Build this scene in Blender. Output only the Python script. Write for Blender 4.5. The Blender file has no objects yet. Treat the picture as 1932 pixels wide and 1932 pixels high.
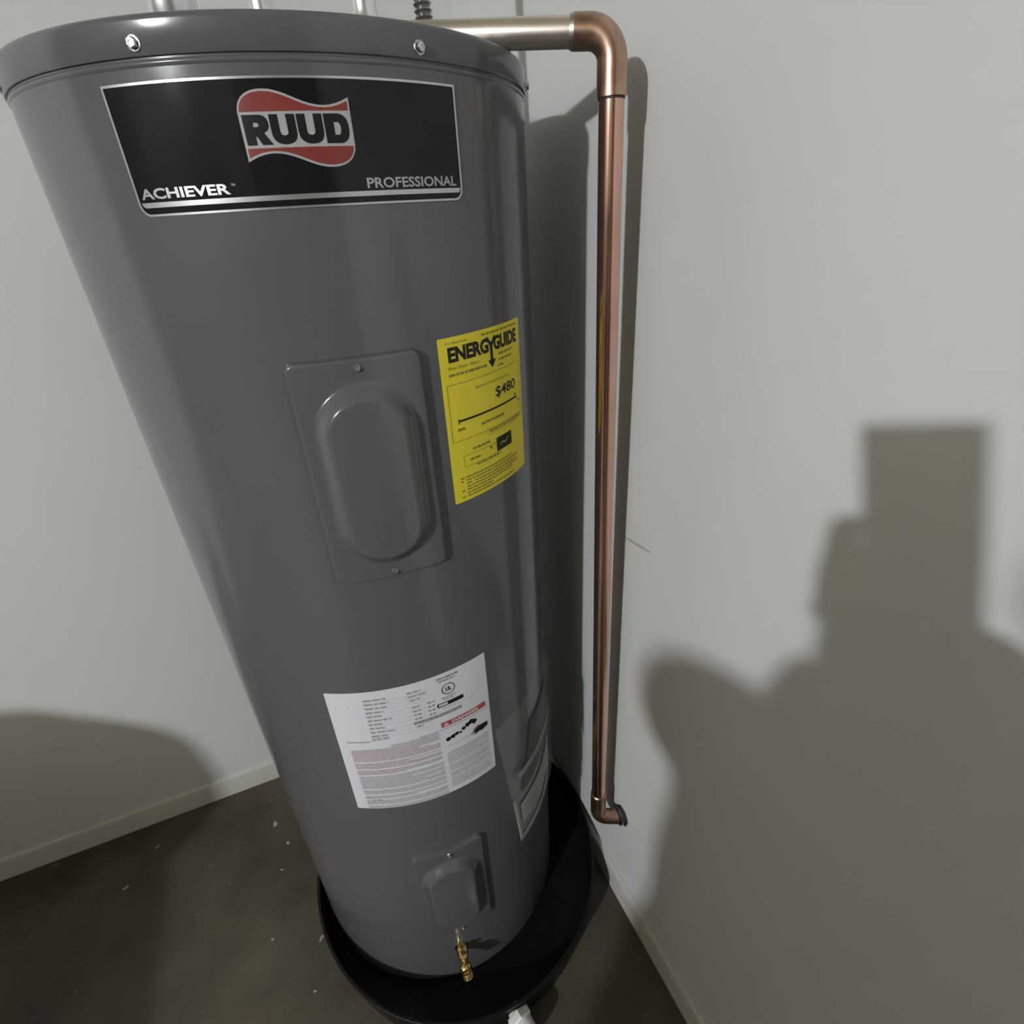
import bpy, bmesh, math, random
from mathutils import Vector, Matrix
random.seed(7)
scene = bpy.context.scene
COL = scene.collection
PI = math.pi

# ------------------------------------------------------------------ camera
F_PX = 1033.165
cam_d = bpy.data.cameras.new('camera')
cam_d.sensor_width = 36.0
cam_d.lens = F_PX / 1932 * 36.0
cam_d.clip_start = 0.01
cam = bpy.data.objects.new('camera', cam_d)
COL.objects.link(cam)
CAM_H = 1.3155
rx = (0.915107, -0.399636, -0.053568)
up = (0.236014, 0.423181, 0.874766)
bk = (-0.326919, -0.813148, 0.481576)
cam.matrix_world = Matrix(((rx[0], up[0], bk[0], 0), (rx[1], up[1], bk[1], 0), (rx[2], up[2], bk[2], CAM_H), (0, 0, 0, 1)))
scene.camera = cam

# ------------------------------------------------------------------ world, exposure
world = bpy.data.worlds.new('world')
scene.world = world
world.use_nodes = True
bgn = world.node_tree.nodes['Background']
bgn.inputs[0].default_value = (0.5, 0.52, 0.55, 1)
bgn.inputs[1].default_value = 0.02
vs = scene.view_settings
vs.view_transform = 'Standard'
vs.look = 'None'
vs.gamma = 1.0
vs.use_curve_mapping = False
vs.exposure = 0.0
LAMP_POS = Vector((-3.0, -1.73, 2.50))
LAMP_STRENGTH = 2850.0
LAMP_COLOR = (0.94, 0.98, 1.02)

# ------------------------------------------------------------------ materials
def mat(name, color, rough=0.5, metal=0.0, noise=0.0, nscale=8.0, bump=0.0, bscale=60.0, coat=0.0, spec=0.5,
        color2=None, rnoise=0.0, emit=None, estr=0.0):
    m = bpy.data.materials.new(name)
    m.use_nodes = True
    nt = m.node_tree
    b = nt.nodes['Principled BSDF']
    b.inputs['Base Color'].default_value = (*color, 1)
    b.inputs['Roughness'].default_value = rough
    b.inputs['Metallic'].default_value = metal
    b.inputs['Coat Weight'].default_value = coat
    b.inputs['Coat Roughness'].default_value = 0.08
    b.inputs['Specular IOR Level'].default_value = spec
    tc = nt.nodes.new('ShaderNodeTexCoord')
    if noise > 0 or color2 is not None:
        n = nt.nodes.new('ShaderNodeTexNoise')
        n.inputs['Scale'].default_value = nscale
        n.inputs['Detail'].default_value = 6
        nt.links.new(tc.outputs['Object'], n.inputs['Vector'])
        r = nt.nodes.new('ShaderNodeValToRGB')
        r.color_ramp.elements[0].position = 0.3
        r.color_ramp.elements[1].position = 0.7
        c2 = color2 or tuple(c * (1 - noise) for c in color)
        r.color_ramp.elements[0].color = (*c2, 1)
        r.color_ramp.elements[1].color = (*color, 1)
        nt.links.new(n.outputs['Fac'], r.inputs['Fac'])
        nt.links.new(r.outputs['Color'], b.inputs['Base Color'])
        if rnoise > 0:
            mr = nt.nodes.new('ShaderNodeMapRange')
            mr.inputs['To Min'].default_value = max(0.02, rough - rnoise)
            mr.inputs['To Max'].default_value = min(1, rough + rnoise)
            nt.links.new(n.outputs['Fac'], mr.inputs['Value'])
            nt.links.new(mr.outputs['Result'], b.inputs['Roughness'])
    if bump > 0:
        n2 = nt.nodes.new('ShaderNodeTexNoise')
        n2.inputs['Scale'].default_value = bscale
        n2.inputs['Detail'].default_value = 4
        nt.links.new(tc.outputs['Object'], n2.inputs['Vector'])
        bp = nt.nodes.new('ShaderNodeBump')
        bp.inputs['Strength'].default_value = bump
        bp.inputs['Distance'].default_value = 0.002
        nt.links.new(n2.outputs['Fac'], bp.inputs['Height'])
        nt.links.new(bp.outputs['Normal'], b.inputs['Normal'])
    if emit:
        b.inputs['Emission Color'].default_value = (*emit, 1)
        b.inputs['Emission Strength'].default_value = estr
    return m

def concrete():
    m = bpy.data.materials.new('stained_concrete')
    m.use_nodes = True
    nt = m.node_tree
    b = nt.nodes['Principled BSDF']
    tc = nt.nodes.new('ShaderNodeTexCoord')
    n = nt.nodes.new('ShaderNodeTexNoise'); n.inputs['Scale'].default_value = 5; n.inputs['Detail'].default_value = 8
    nt.links.new(tc.outputs['Object'], n.inputs['Vector'])
    r = nt.nodes.new('ShaderNodeValToRGB')
    r.color_ramp.elements[0].position = 0.32; r.color_ramp.elements[0].color = (0.040, 0.033, 0.021, 1)
    r.color_ramp.elements[1].position = 0.72; r.color_ramp.elements[1].color = (0.098, 0.084, 0.060, 1)
    nt.links.new(n.outputs['Fac'], r.inputs['Fac'])
    # pale worn specks
    n3 = nt.nodes.new('ShaderNodeTexNoise'); n3.inputs['Scale'].default_value = 46; n3.inputs['Detail'].default_value = 3
    nt.links.new(tc.outputs['Object'], n3.inputs['Vector'])
    r3 = nt.nodes.new('ShaderNodeValToRGB')
    r3.color_ramp.elements[0].position = 0.68; r3.color_ramp.elements[0].color = (0, 0, 0, 1)
    r3.color_ramp.elements[1].position = 0.80; r3.color_ramp.elements[1].color = (1, 1, 1, 1)
    nt.links.new(n3.outputs['Fac'], r3.inputs['Fac'])
    mx = nt.nodes.new('ShaderNodeMixRGB')
    mx.inputs['Color2'].default_value = (0.19, 0.17, 0.13, 1)
    nt.links.new(r3.outputs['Color'], mx.inputs['Fac'])
    nt.links.new(r.outputs['Color'], mx.inputs['Color1'])
    nt.links.new(mx.outputs['Color'], b.inputs['Base Color'])
    b.inputs['Roughness'].default_value = 0.55
    b.inputs['Specular IOR Level'].default_value = 0.4
    bp = nt.nodes.new('ShaderNodeBump'); bp.inputs['Strength'].default_value = 0.35; bp.inputs['Distance'].default_value = 0.002
    nt.links.new(n3.outputs['Fac'], bp.inputs['Height'])
    nt.links.new(bp.outputs['Normal'], b.inputs['Normal'])
    return m

M_WALL = mat('painted_wall', (0.66, 0.668, 0.652), rough=0.6, noise=0.04, nscale=2.5, bump=0.10, bscale=90, spec=0.25)
M_CEIL = mat('painted_ceiling', (0.66, 0.59, 0.45), rough=0.9, noise=0.03)
M_PANEL = mat('brown_panelling', (0.095, 0.075, 0.05), rough=0.6, noise=0.3, nscale=4)
M_BASE = mat('vinyl_base', (0.56, 0.555, 0.51), rough=0.4, noise=0.06, nscale=6)
M_FLOOR = concrete()
M_GREY = mat('grey_enamel', (0.108, 0.111, 0.117), rough=0.17, noise=0.06, nscale=3, bump=0.04, bscale=40, coat=0.0, spec=0.5)
M_BLACKPL = mat('black_plastic', (0.006, 0.006, 0.0065), rough=0.36, noise=0.2, nscale=6, spec=0.25)
M_COPPER = mat('copper', (0.84, 0.52, 0.42), rough=0.16, metal=1.0, color2=(0.70, 0.42, 0.33), nscale=14, rnoise=0.05)
M_COPPER_SHEEN = mat('copper_painted_sheen', (0.86, 0.80, 0.73), rough=0.34, metal=1.0, color2=(0.74, 0.67, 0.60), nscale=18, rnoise=0.05)  # pale colour stands in for the bright ceiling reflected in the copper
M_COPPER_D = mat('tarnished_copper', (0.62, 0.40, 0.30), rough=0.32, metal=1.0, color2=(0.38, 0.25, 0.19), nscale=40, rnoise=0.1)
M_SOLDER = mat('solder', (0.62, 0.58, 0.54), rough=0.35, metal=1.0, noise=0.2, nscale=60)
M_DARKGAP = mat('dark_joint', (0.03, 0.02, 0.018), rough=0.6, noise=0.2)
M_BRASS = mat('brass', (0.78, 0.58, 0.22), rough=0.25, metal=1.0, noise=0.25, nscale=30)
M_CHROME = mat('bright_steel', (0.88, 0.89, 0.91), rough=0.30, metal=1.0, noise=0.05)
M_ZINC = mat('zinc_screw', (0.62, 0.64, 0.66), rough=0.28, metal=1.0, noise=0.15, nscale=200)
M_GALV = mat('galvanised_conduit', (0.55, 0.54, 0.52), rough=0.3, metal=1.0, noise=0.2, nscale=30)
M_DARKMETAL = mat('dark_nickel', (0.16, 0.17, 0.18), rough=0.25, metal=1.0, noise=0.2)
M_PLATE = mat('black_plate', (0.011, 0.012, 0.013), rough=0.12, noise=0.12, nscale=20, spec=0.25)
M_FOIL = mat('silver_foil', (0.60, 0.61, 0.63), rough=0.30, metal=0.85, noise=0.05)
M_SILVER = mat('silver_print', (0.42, 0.41, 0.41), rough=0.45, noise=0.08, nscale=200)
M_RED = mat('red_print', (0.23, 0.034, 0.027), rough=0.42, noise=0.15, nscale=90)
M_YELLOW = mat('yellow_paper', (0.80, 0.69, 0.03), rough=0.5, noise=0.05, nscale=30)
M_WHITE = mat('white_paper', (0.74, 0.75, 0.80), rough=0.5, noise=0.03, nscale=30)
M_INK = mat('black_ink', (0.012, 0.012, 0.011), rough=0.4, spec=0.25, noise=0.1)
M_INKO = mat('faded_ink', (0.26, 0.22, 0.02), rough=0.5, noise=0.1)
M_INKY = mat('fine_rule', (0.40, 0.34, 0.02), rough=0.5, noise=0.1)
M_INKG = mat('grey_ink', (0.30, 0.30, 0.31), rough=0.5, noise=0.1)
M_INKL = mat('light_grey_ink', (0.43, 0.43, 0.44), rough=0.5, noise=0.1)
M_INKP = mat('pinkish_ink', (0.47, 0.36, 0.36), rough=0.5, noise=0.1)
M_INKR = mat('red_ink', (0.44, 0.09, 0.08), rough=0.5, noise=0.1)
M_PVC = mat('white_pvc', (0.74, 0.75, 0.73), rough=0.35, noise=0.03)
M_BOOK = mat('dark_booklet_cover', (0.035, 0.031, 0.030), rough=0.5, noise=0.25, nscale=30)
M_PAPERG = mat('booklet_paper', (0.34, 0.33, 0.31), rough=0.6, noise=0.1)
M_CARD = mat('cardboard', (0.33, 0.22, 0.12), rough=0.85, noise=0.1, nscale=10)
M_CHIP = mat('paint_chip', (0.36, 0.34, 0.29), rough=0.7, noise=0.15)
M_SCUFF = mat('scuff', (0.42, 0.42, 0.42), rough=0.8, noise=0.1)
M_SKIN = mat('skin', (0.55, 0.36, 0.27), rough=0.55, noise=0.06)
M_REDLIP = mat('lips', (0.40, 0.16, 0.14), rough=0.5, noise=0.1)
M_SHIRT = mat('dark_shirt', (0.05, 0.06, 0.08), rough=0.9, noise=0.2)
M_JEANS = mat('denim', (0.05, 0.07, 0.12), rough=0.9, noise=0.3, nscale=50)
M_HAIR = mat('brown_hair', (0.04, 0.025, 0.015), rough=0.6, noise=0.3, nscale=60)
M_PHONE = mat('phone_shell', (0.02, 0.02, 0.022), rough=0.2, noise=0.1)
M_GLASSD = mat('dark_glass', (0.01, 0.01, 0.012), rough=0.08, noise=0.1)
M_PORC = mat('porcelain', (0.75, 0.74, 0.70), rough=0.3, noise=0.03)
M_BULB = mat('lit_bulb', (1, 1, 1), rough=0.3, noise=0.01, emit=LAMP_COLOR, estr=LAMP_STRENGTH)

def film_mat():
    m = bpy.data.materials.new('clear_film')
    m.use_nodes = True
    nt = m.node_tree
    out = nt.nodes['Material Output']
    b = nt.nodes['Principled BSDF']
    b.inputs['Base Color'].default_value = (0.5, 0.5, 0.49, 1)
    b.inputs['Roughness'].default_value = 0.22
    tc = nt.nodes.new('ShaderNodeTexCoord')
    n = nt.nodes.new('ShaderNodeTexNoise'); n.inputs['Scale'].default_value = 22
    nt.links.new(tc.outputs['Object'], n.inputs['Vector'])
    bp = nt.nodes.new('ShaderNodeBump'); bp.inputs['Strength'].default_value = 0.5; bp.inputs['Distance'].default_value = 0.004
    nt.links.new(n.outputs['Fac'], bp.inputs['Height'])
    nt.links.new(bp.outputs['Normal'], b.inputs['Normal'])
    t = nt.nodes.new('ShaderNodeBsdfTransparent')
    mx = nt.nodes.new('ShaderNodeMixShader'); mx.inputs[0].default_value = 0.13
    nt.links.new(t.outputs[0], mx.inputs[1]); nt.links.new(b.outputs[0], mx.inputs[2])
    nt.links.new(mx.outputs[0], out.inputs['Surface'])
    return m
M_FILM = film_mat()

# ------------------------------------------------------------------ helpers
def link(name, bm_or_mesh, material, parent=None, smooth=True, loc=None):
    if isinstance(bm_or_mesh, bmesh.types.BMesh):
        me = bpy.data.meshes.new(name)
        bm_or_mesh.to_mesh(me); bm_or_mesh.free()
    else:
        me = bm_or_mesh
    me.name = name
    if material is not None:
        me.materials.clear(); me.materials.append(material)
    if smooth:
        for p in me.polygons: p.use_smooth = True
        try: me.set_sharp_from_angle(angle=math.radians(38))
        except Exception: pass
    o = bpy.data.objects.new(name, me)
    COL.objects.link(o)
    if parent is not None: o.parent = parent
    if loc is not None: o.location = loc
    return o

def tag(o, label=None, cat=None, group=None, kind=None):
    if label: o['label'] = label
    if cat: o['category'] = cat
    if group: o['group'] = group
    if kind: o['kind'] = kind
    return o

def thing(name, label, cat, loc, group=None):
    o = bpy.data.objects.new(name, None)
    o.empty_display_size = 0.05
    COL.objects.link(o); o.location = loc
    return tag(o, label, cat, group)

def add_box(bm, lo, hi):
    x0, y0, z0 = lo; x1, y1, z1 = hi
    v = [bm.verts.new(c) for c in ((x0,y0,z0),(x1,y0,z0),(x1,y1,z0),(x0,y1,z0),(x0,y0,z1),(x1,y0,z1),(x1,y1,z1),(x0,y1,z1))]
    for f in ((3,2,1,0),(4,5,6,7),(0,1,5,4),(1,2,6,5),(2,3,7,6),(3,0,4,7)): bm.faces.new([v[i] for i in f])

def box_bm(lo, hi, bev=0.0, seg=2):
    bm = bmesh.new(); add_box(bm, lo, hi)
    if bev: bmesh.ops.bevel(bm, geom=bm.edges[:], offset=bev, segments=seg, profile=0.5, affect='EDGES')
    return bm

def lathe(profile, n=96, close=False, bm=None, sx=1.0, sy=1.0):
    """profile: (r, z) from bottom outside upward."""
    bm = bm or bmesh.new()
    rings = []
    for r, z in profile:
        if r < 1e-6: rings.append([bm.verts.new((0, 0, z))])
        else: rings.append([bm.verts.new((r*sx*math.cos(2*PI*i/n), r*sy*math.sin(2*PI*i/n), z)) for i in range(n)])
    for a, b in zip(rings[:-1], rings[1:]):
        if len(a) == 1 and len(b) == 1: continue
        for i in range(n):
            j = (i+1) % n
            if len(a) == 1: bm.faces.new((a[0], b[j], b[i]))
            elif len(b) == 1: bm.faces.new((a[i], a[j], b[0]))
            else: bm.faces.new((a[i], a[j], b[j], b[i]))
    return bm

def orient(bm, origin, axis, xref=None):
    z = Vector(axis).normalized()
    x = Vector(xref) if xref else (Vector((0,0,1)) if abs(z.z) < 0.9 else Vector((1,0,0)))
    x = (x - z*x.dot(z)).normalized(); y = z.cross(x)
    m = Matrix((x, y, z)).transposed().to_4x4(); m.translation = Vector(origin)
    bm.transform(m)
    return bm

def tube(path, rad, n=20, caps=True, bm=None):
    bm = bm or bmesh.new()
    P = [Vector(p) for p in path]
    rad = rad if hasattr(rad, '__len__') else [rad]*len(P)
    T = []
    for i in range(len(P)):
        a = P[max(i-1,0)]; b = P[min(i+1,len(P)-1)]
        T.append((b-a).normalized())
    ref = Vector((0,0,1)) if abs(T[0].z) < 0.9 else Vector((1,0,0))
    x = (ref - T[0]*ref.dot(T[0])).normalized()
    rings = []
    for i, p in enumerate(P):
        x = (x - T[i]*x.dot(T[i])).normalized(); y = T[i].cross(x)
        rings.append([bm.verts.new(p + (x*math.cos(2*PI*k/n) + y*math.sin(2*PI*k/n))*rad[i]) for k in range(n)])
    for a, b in zip(rings[:-1], rings[1:]):
        for i in range(n):
            j = (i+1) % n
            bm.faces.new((a[i], a[j], b[j], b[i]))
    if caps:
        bm.faces.new(rings[0][::-1]); bm.faces.new(rings[-1])
    return bm

def arc_pts(c, a, b, n=10):
    """quarter bend centred c from c+a to c+b."""
    c, a, b = Vector(c), Vector(a), Vector(b)
    return [c + a*math.cos(t) + b*math.sin(t) for t in [PI/2*i/n for i in range(n+1)]]

def structure(name, bm, m, smooth=False):
    o = link(name, bm, m, smooth=smooth)
    o['kind'] = 'structure'
    return o

# ------------------------------------------------------------------ the room
WR, WB = 0.415, 1.170                # right wall plane x, back (left in view) wall plane y
X0, Y0, ZC = -4.2, -3.2, 2.64
structure('floor', box_bm((X0-0.1, Y0-0.1, -0.1), (WR+0.1, WB+0.1, 0)), M_FLOOR)
structure('ceiling', box_bm((X0-0.1, Y0-0.1, ZC), (WR+0.1, WB+0.1, ZC+0.1)), M_CEIL)
wall_right = structure('wall_right', box_bm((WR, Y0-0.1, 0), (WR+0.1, WB+0.1, ZC)), M_WALL)
wall_left = structure('wall_left', box_bm((X0-0.1, WB, 0), (WR, WB+0.1, ZC)), M_WALL)
structure('wall_rear', box_bm((X0-0.1, Y0-0.1, 0), (WR, Y0, ZC)), M_PANEL)
structure('wall_far', box_bm((X0-0.1, Y0, 0), (X0, WB, ZC)), M_PANEL)

def base_profile(h, t, toe):
    return [(0, 0), (toe, 0), (toe, 0.003), (t*1.15, 0.012), (t, 0.020), (t, h-0.006), (t*0.75, h-0.0015), (t*0.4, h), (0, h)]
def baseboard(name, axis, a, b, plane, h=0.060, t=0.008, toe=0.014):
    bm = bmesh.new()
    pr = base_profile(h, t, toe)
    def pt(s, d, z): return (plane-d, s, z) if axis == 'y' else (s, plane-d, z)
    A = [bm.verts.new(pt(a, d, z)) for d, z in pr]; B = [bm.verts.new(pt(b, d, z)) for d, z in pr]
    for i in range(len(pr)-1):
        bm.faces.new((A[i], B[i], B[i+1], A[i+1]))
    bm.faces.new(A); bm.faces.new(B[::-1])
    bmesh.ops.recalc_face_normals(bm, faces=bm.faces)
    return structure(name, bm, M_BASE, smooth=True)
baseboard('baseboard_left', 'x', X0, WR-0.016, WB, toe=0.010)
baseboard('baseboard_right', 'y', Y0, WB-0.012, WR, h=0.058, t=0.012, toe=0.016)

# ------------------------------------------------------------------ the water heater
TX, TY, TZ = 0.0844, 0.7837, 0.008
R = 0.255
PH0 = math.atan2(-TY, -TX)
heater = thing('water_heater', 'tall grey tank water heater with yellow energy label, standing in a black pan', 'water heater', (TX, TY, TZ))

def bend_pt(u, v, h):
    """u, v in mm on the jacket (v above the floor), h in mm outwards -> heater space."""
    ph = PH0 + (u/1000.0)/R
    r = R + h/1000.0
    return Vector((r*math.cos(ph), r*math.sin(ph), v/1000.0 - TZ))

def bend_bm(bm, step=6.0):
    us = [v.co.x for v in bm.verts]
    if not us: return bm
    u = math.floor(min(us)/step)*step + step
    while u < max(us):
        bmesh.ops.bisect_plane(bm, geom=bm.verts[:]+bm.edges[:]+bm.faces[:], plane_co=(u, 0, 0), plane_no=(1, 0, 0), dist=1e-4)
        u += step
    for v in bm.verts: v.co = bend_pt(v.co.x, v.co.y, v.co.z)
    return bm

def curve_to_bm(cu, bm, h, shift=(0, 0)):
    o = bpy.data.objects.new('tmp', cu)
    COL.objects.link(o)
    dg = bpy.context.evaluated_depsgraph_get()
    me = o.evaluated_get(dg).to_mesh()
    base = len(bm.verts)
    vs_ = [bm.verts.new((v.co.x+shift[0], v.co.y+shift[1], h)) for v in me.vertices]
    for p in me.polygons:
        try:
            f = bm.faces.new([vs_[i] for i in p.vertices])
        except ValueError: continue
        f.normal_update()
        if f.normal.z < 0: f.normal_flip()
    o.evaluated_get(dg).to_mesh_clear()
    bpy.data.objects.remove(o); bpy.data.curves.remove(cu)

def fill_loops(bm, loops, h):
    """filled outline with holes (even-odd), in mm."""
    cu = bpy.data.curves.new('tmp', 'CURVE'); cu.dimensions = '2D'; cu.fill_mode = 'BOTH'
    for lp in loops:
        s = cu.splines.new('POLY'); s.points.add(len(lp)-1); s.use_cyclic_u = True
        for q, (x, y) in zip(s.points, lp): q.co = (x, y, 0, 1)
    curve_to_bm(cu, bm, h)

def text_bm(bm, s, u, v, hgt, h, width=None, bold=0.0, shear=0.0, align='LEFT'):
    cu = bpy.data.curves.new('tmp', 'FONT')
    cu.body = s; cu.size = 1.0; cu.offset = bold; cu.shear = shear; cu.resolution_u = 3
    o = bpy.data.objects.new('tmp', cu); COL.objects.link(o)
    dg = bpy.context.evaluated_depsgraph_get()
    me = o.evaluated_get(dg).to_mesh()
    xs = [w.co.x for w in me.vertices]; ys = [w.co.y for w in me.vertices]
    x0, x1, y0, y1 = min(xs), max(xs), min(ys), max(ys)
    ky = hgt/(y1-y0); kx = (width/(x1-x0)) if width else ky
    off = 0 if align == 'LEFT' else (-(x1-x0)*kx if align == 'RIGHT' else -(x1-x0)*kx/2)
    vv = [bm.verts.new((u+off+(w.co.x-x0)*kx, v+(w.co.y-y0)*ky, h)) for w in me.vertices]
    for p in me.polygons:
        try: f = bm.faces.new([vv[i] for i in p.vertices])
        except ValueError: continue
        f.normal_update()
        if f.normal.z < 0: f.normal_flip()
    o.evaluated_get(dg).to_mesh_clear()
    bpy.data.objects.remove(o); bpy.data.curves.remove(cu)

def rect(bm, u0, v0, u1, v1, h):
    f = bm.faces.new([bm.verts.new(c) for c in ((u0,v0,h),(u1,v0,h),(u1,v1,h),(u0,v1,h))])
    return f

def stroke(bm, pts, w, h):
    pts = [Vector((x, y, 0)) for x, y in pts]
    L = []; Rr = []
    for i, p in enumerate(pts):
        t = (pts[min(i+1, len(pts)-1)] - pts[max(i-1, 0)]).normalized()
        n = Vector((-t.y, t.x, 0))*w/2
        L.append(bm.verts.new((p.x+n.x, p.y+n.y, h))); Rr.append(bm.verts.new((p.x-n.x, p.y-n.y, h)))
    for i in range(len(pts)-1):
        bm.faces.new((Rr[i], Rr[i+1], L[i+1], L[i]))

def rrect(u0, v0, u1, v1, rad, n=6):
    """rounded rectangle; rad = (bl, br, tr, tl)."""
    out = []
    for (cx, cy, r, a0) in ((u0, v0, rad[0], PI), (u1, v0, rad[1], 1.5*PI), (u1, v1, rad[2], 0), (u0, v1, rad[3], 0.5*PI)):
        if r <= 0: out.append((cx, cy)); continue
        ox = cx + (r if cx == u0 else -r); oy = cy + (r if cy == v0 else -r)
        for i in range(n+1):
            t = a0 + PI/2*i/n
            out.append((ox+r*math.cos(t), oy+r*math.sin(t)))
    return out

def sheet_bm(u0, v0, u1, v1, rad, h):
    """thin curved sticker with a real edge down to the jacket."""
    bm = bmesh.new()
    fill_loops(bm, [rrect(u0, v0, u1, v1, rad)], h)
    ed = [e for e in bm.edges if e.is_boundary]
    r = bmesh.ops.extrude_edge_only(bm, edges=ed)
    for g in r['geom']:
        if isinstance(g, bmesh.types.BMVert): g.co.z = 0
    return bend_bm(bm)

def decal(name, parent, bm, m):
    return link(name, bend_bm(bm), m, parent, smooth=False)

# jacket
link('jacket', lathe([(0, 0), (R-0.004, 0), (R, 0.004), (R, 1.4215-TZ-0.0022), (R+0.0008, 1.4215-TZ-0.0012), (R+0.0011, 1.4215-TZ), (R+0.0008, 1.4215-TZ+0.0012),
      (R, 1.4215-TZ+0.0022), (R, 1.436-TZ)], n=160), M_GREY, heater)
# cap with rolled rim
zc = 1.4490 - TZ
prof = [(R+0.0002, 1.4255-TZ), (R+0.0016, 1.4253-TZ), (R+0.0022, 1.4262-TZ)]
for i in range(9):
    t = PI/2*i/8
    prof.append((R+0.0022-0.0045+0.0045*math.cos(t), zc-0.0045+0.0045*math.sin(t)))
prof += [(R-0.012, zc), (R-0.016, zc-0.004), (R-0.04, zc-0.005), (0, zc-0.005)]
link('top_cap', lathe(prof, n=160), M_GREY, heater)

def hex_screw(parent, u, v, h=0.0, s=5.2):
    """hex washer head screw pointing outwards."""
    p = bend_pt(u, v, h)
    n = (bend_pt(u, v, h+10) - p).normalized()
    bm = lathe([(s, 0), (s, 0.6), (s*0.9, 1.2), (s*0.72, 1.3)], n=20)
    lathe([(s*0.72, 1.2), (s*0.72, 3.6), (s*0.6, 4.3), (s*0.3, 4.4), (s*0.28, 3.9), (0, 3.8)], n=6, bm=bm)
    bm.transform(Matrix.Scale(0.001, 4))
    orient(bm, p, n, xref=(0.3, 0.2, 1))
    return link('screw', bm, M_ZINC, parent, smooth=False)
for u in (-305, -101, 105, 313): hex_screw(heater, u, 1432.5, 2.0)

# access panels with stadium-shaped domes
def access_panel(u0, v0, u1, v1, uc):
    w, hh = u1-u0, v1-v0
    bm = bmesh.new()
    nu, nv = 80, 150
    H0 = 7.0; rc = 9.0
    half = 49.0; top = v1-22.0; bot = v0+20.0
    grid = []
    def rr_sdf(u, v):
        qx = abs(u-(u0+u1)/2) - (w/2-rc); qy = abs(v-(v0+v1)/2) - (hh/2-rc)
        return math.hypot(max(qx,0), max(qy,0)) + min(max(qx,qy),0) - rc
    def st_sdf(u, v):
        a, b = bot+half, top-half
        vv = min(max(v, a), b)
        return math.hypot(u-uc, v-vv) - half
    def sm(t): t = min(max(t,0),1); return t*t*(3-2*t)
    for j in range(nv+1):
        row = []
        for i in range(nu+1):
            u = u0 + w*i/nu; v = v0 + hh*j/nv
            d = -rr_sdf(u, v)
            if d < 0:   # pull the corner vertices on to the rounded outline
                cx = (u0+rc) if u < (u0+u1)/2 else (u1-rc); cy = (v0+rc) if v < (v0+v1)/2 else (v1-rc)
                l = math.hypot(u-cx, v-cy); u = cx+(u-cx)*rc/l; v = cy+(v-cy)*rc/l; d = 0
            hgt = H0*math.sqrt(max(0, 1-(1-min(d/3.0, 1))**2))
            s = -st_sdf(u, v)
            hgt += 13.0*sm(s/17.0)
            row.append(bm.verts.new(bend_pt(u, v, hgt)))
        grid.append(row)
    for j in range(nv):
        for i in range(nu):
            q = (grid[j][i], grid[j][i+1], grid[j+1][i+1], grid[j+1][i])
            try: bm.faces.new(q)
            except ValueError: pass
    bmesh.ops.remove_doubles(bm, verts=bm.verts, dist=1e-6)
    # skirt
    ed = [e for e in bm.edges if e.is_boundary]
    r = bmesh.ops.extrude_edge_only(bm, edges=ed)
    for g in r['geom']:
        if isinstance(g, bmesh.types.BMVert):
            q = Vector((g.co.x, g.co.y)); q = q.normalized()*(R-0.0005); g.co.x, g.co.y = q.x, q.y
    pan = link('access_panel', bm, M_GREY, heater)
    hex_screw(pan, (u0+u1)/2+1, v1-9.5, H0-0.2, s=4.0)
    hex_screw(pan, (u0+u1)/2+1, v0+8.5, H0-0.2, s=4.0)
    # faint raised lettering low on the dome (too faint to read)
    bm = bmesh.new()
    random.seed(3)
    for k in range(7):
        v = bot+62-6.4*k; u = uc-14
        while u < uc+15:
            l = random.uniform(2.0, 5.5)
            add_box(bm, (u, v, H0+12.8), (min(u+l, uc+16), v+2.6, H0+13.35)); u += l+1.3
    for vtx in bm.verts: vtx.co = bend_pt(vtx.co.x, vtx.co.y, vtx.co.z)
    link('embossing', bm, M_GREY, pan, smooth=False)['kind'] = 'stuff'
    return pan
access_panel(-55, 961, 69, 1206, 8)
access_panel(-50, 180, 66, 425, 6)

# ---- name plate
plate = link('name_plate', sheet_bm(-140.5, 1326.5, 138.5, 1411.5, (9, 9, 1, 1), 0.5), M_PLATE, heater)
bm = bmesh.new()
fill_loops(bm, [rrect(-140.5, 1326.5, 138.5, 1411.5, (9, 9, 1, 1)), rrect(-138.7, 1328.1, 136.7, 1409.9, (7.6, 7.6, 0.5, 0.5))], 0.8)
decal('border', plate, bm, M_FOIL)
bm = bmesh.new()
fill_loops(bm, [[(-137.6, 1336.2), (135.8, 1336.2), (135.4, 1334.0), (133.8, 1332.6), (-134.6, 1332.6), (-136.6, 1334.0)]], 0.8)
decal('stripe', plate, bm, M_FOIL)
def lerp(a, b, t): return a+(b-a)*t
def bez(p0, p1, p2, p3, n=10):
    return [(lerp(lerp(lerp(p0[0],p1[0],t),lerp(p1[0],p2[0],t),t),lerp(lerp(p1[0],p2[0],t),lerp(p2[0],p3[0],t),t),t),
             lerp(lerp(lerp(p0[1],p1[1],t),lerp(p1[1],p2[1],t),t),lerp(lerp(p1[1],p2[1],t),lerp(p2[1],p3[1],t),t),t)) for t in [i/n for i in range(n)]]
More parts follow.
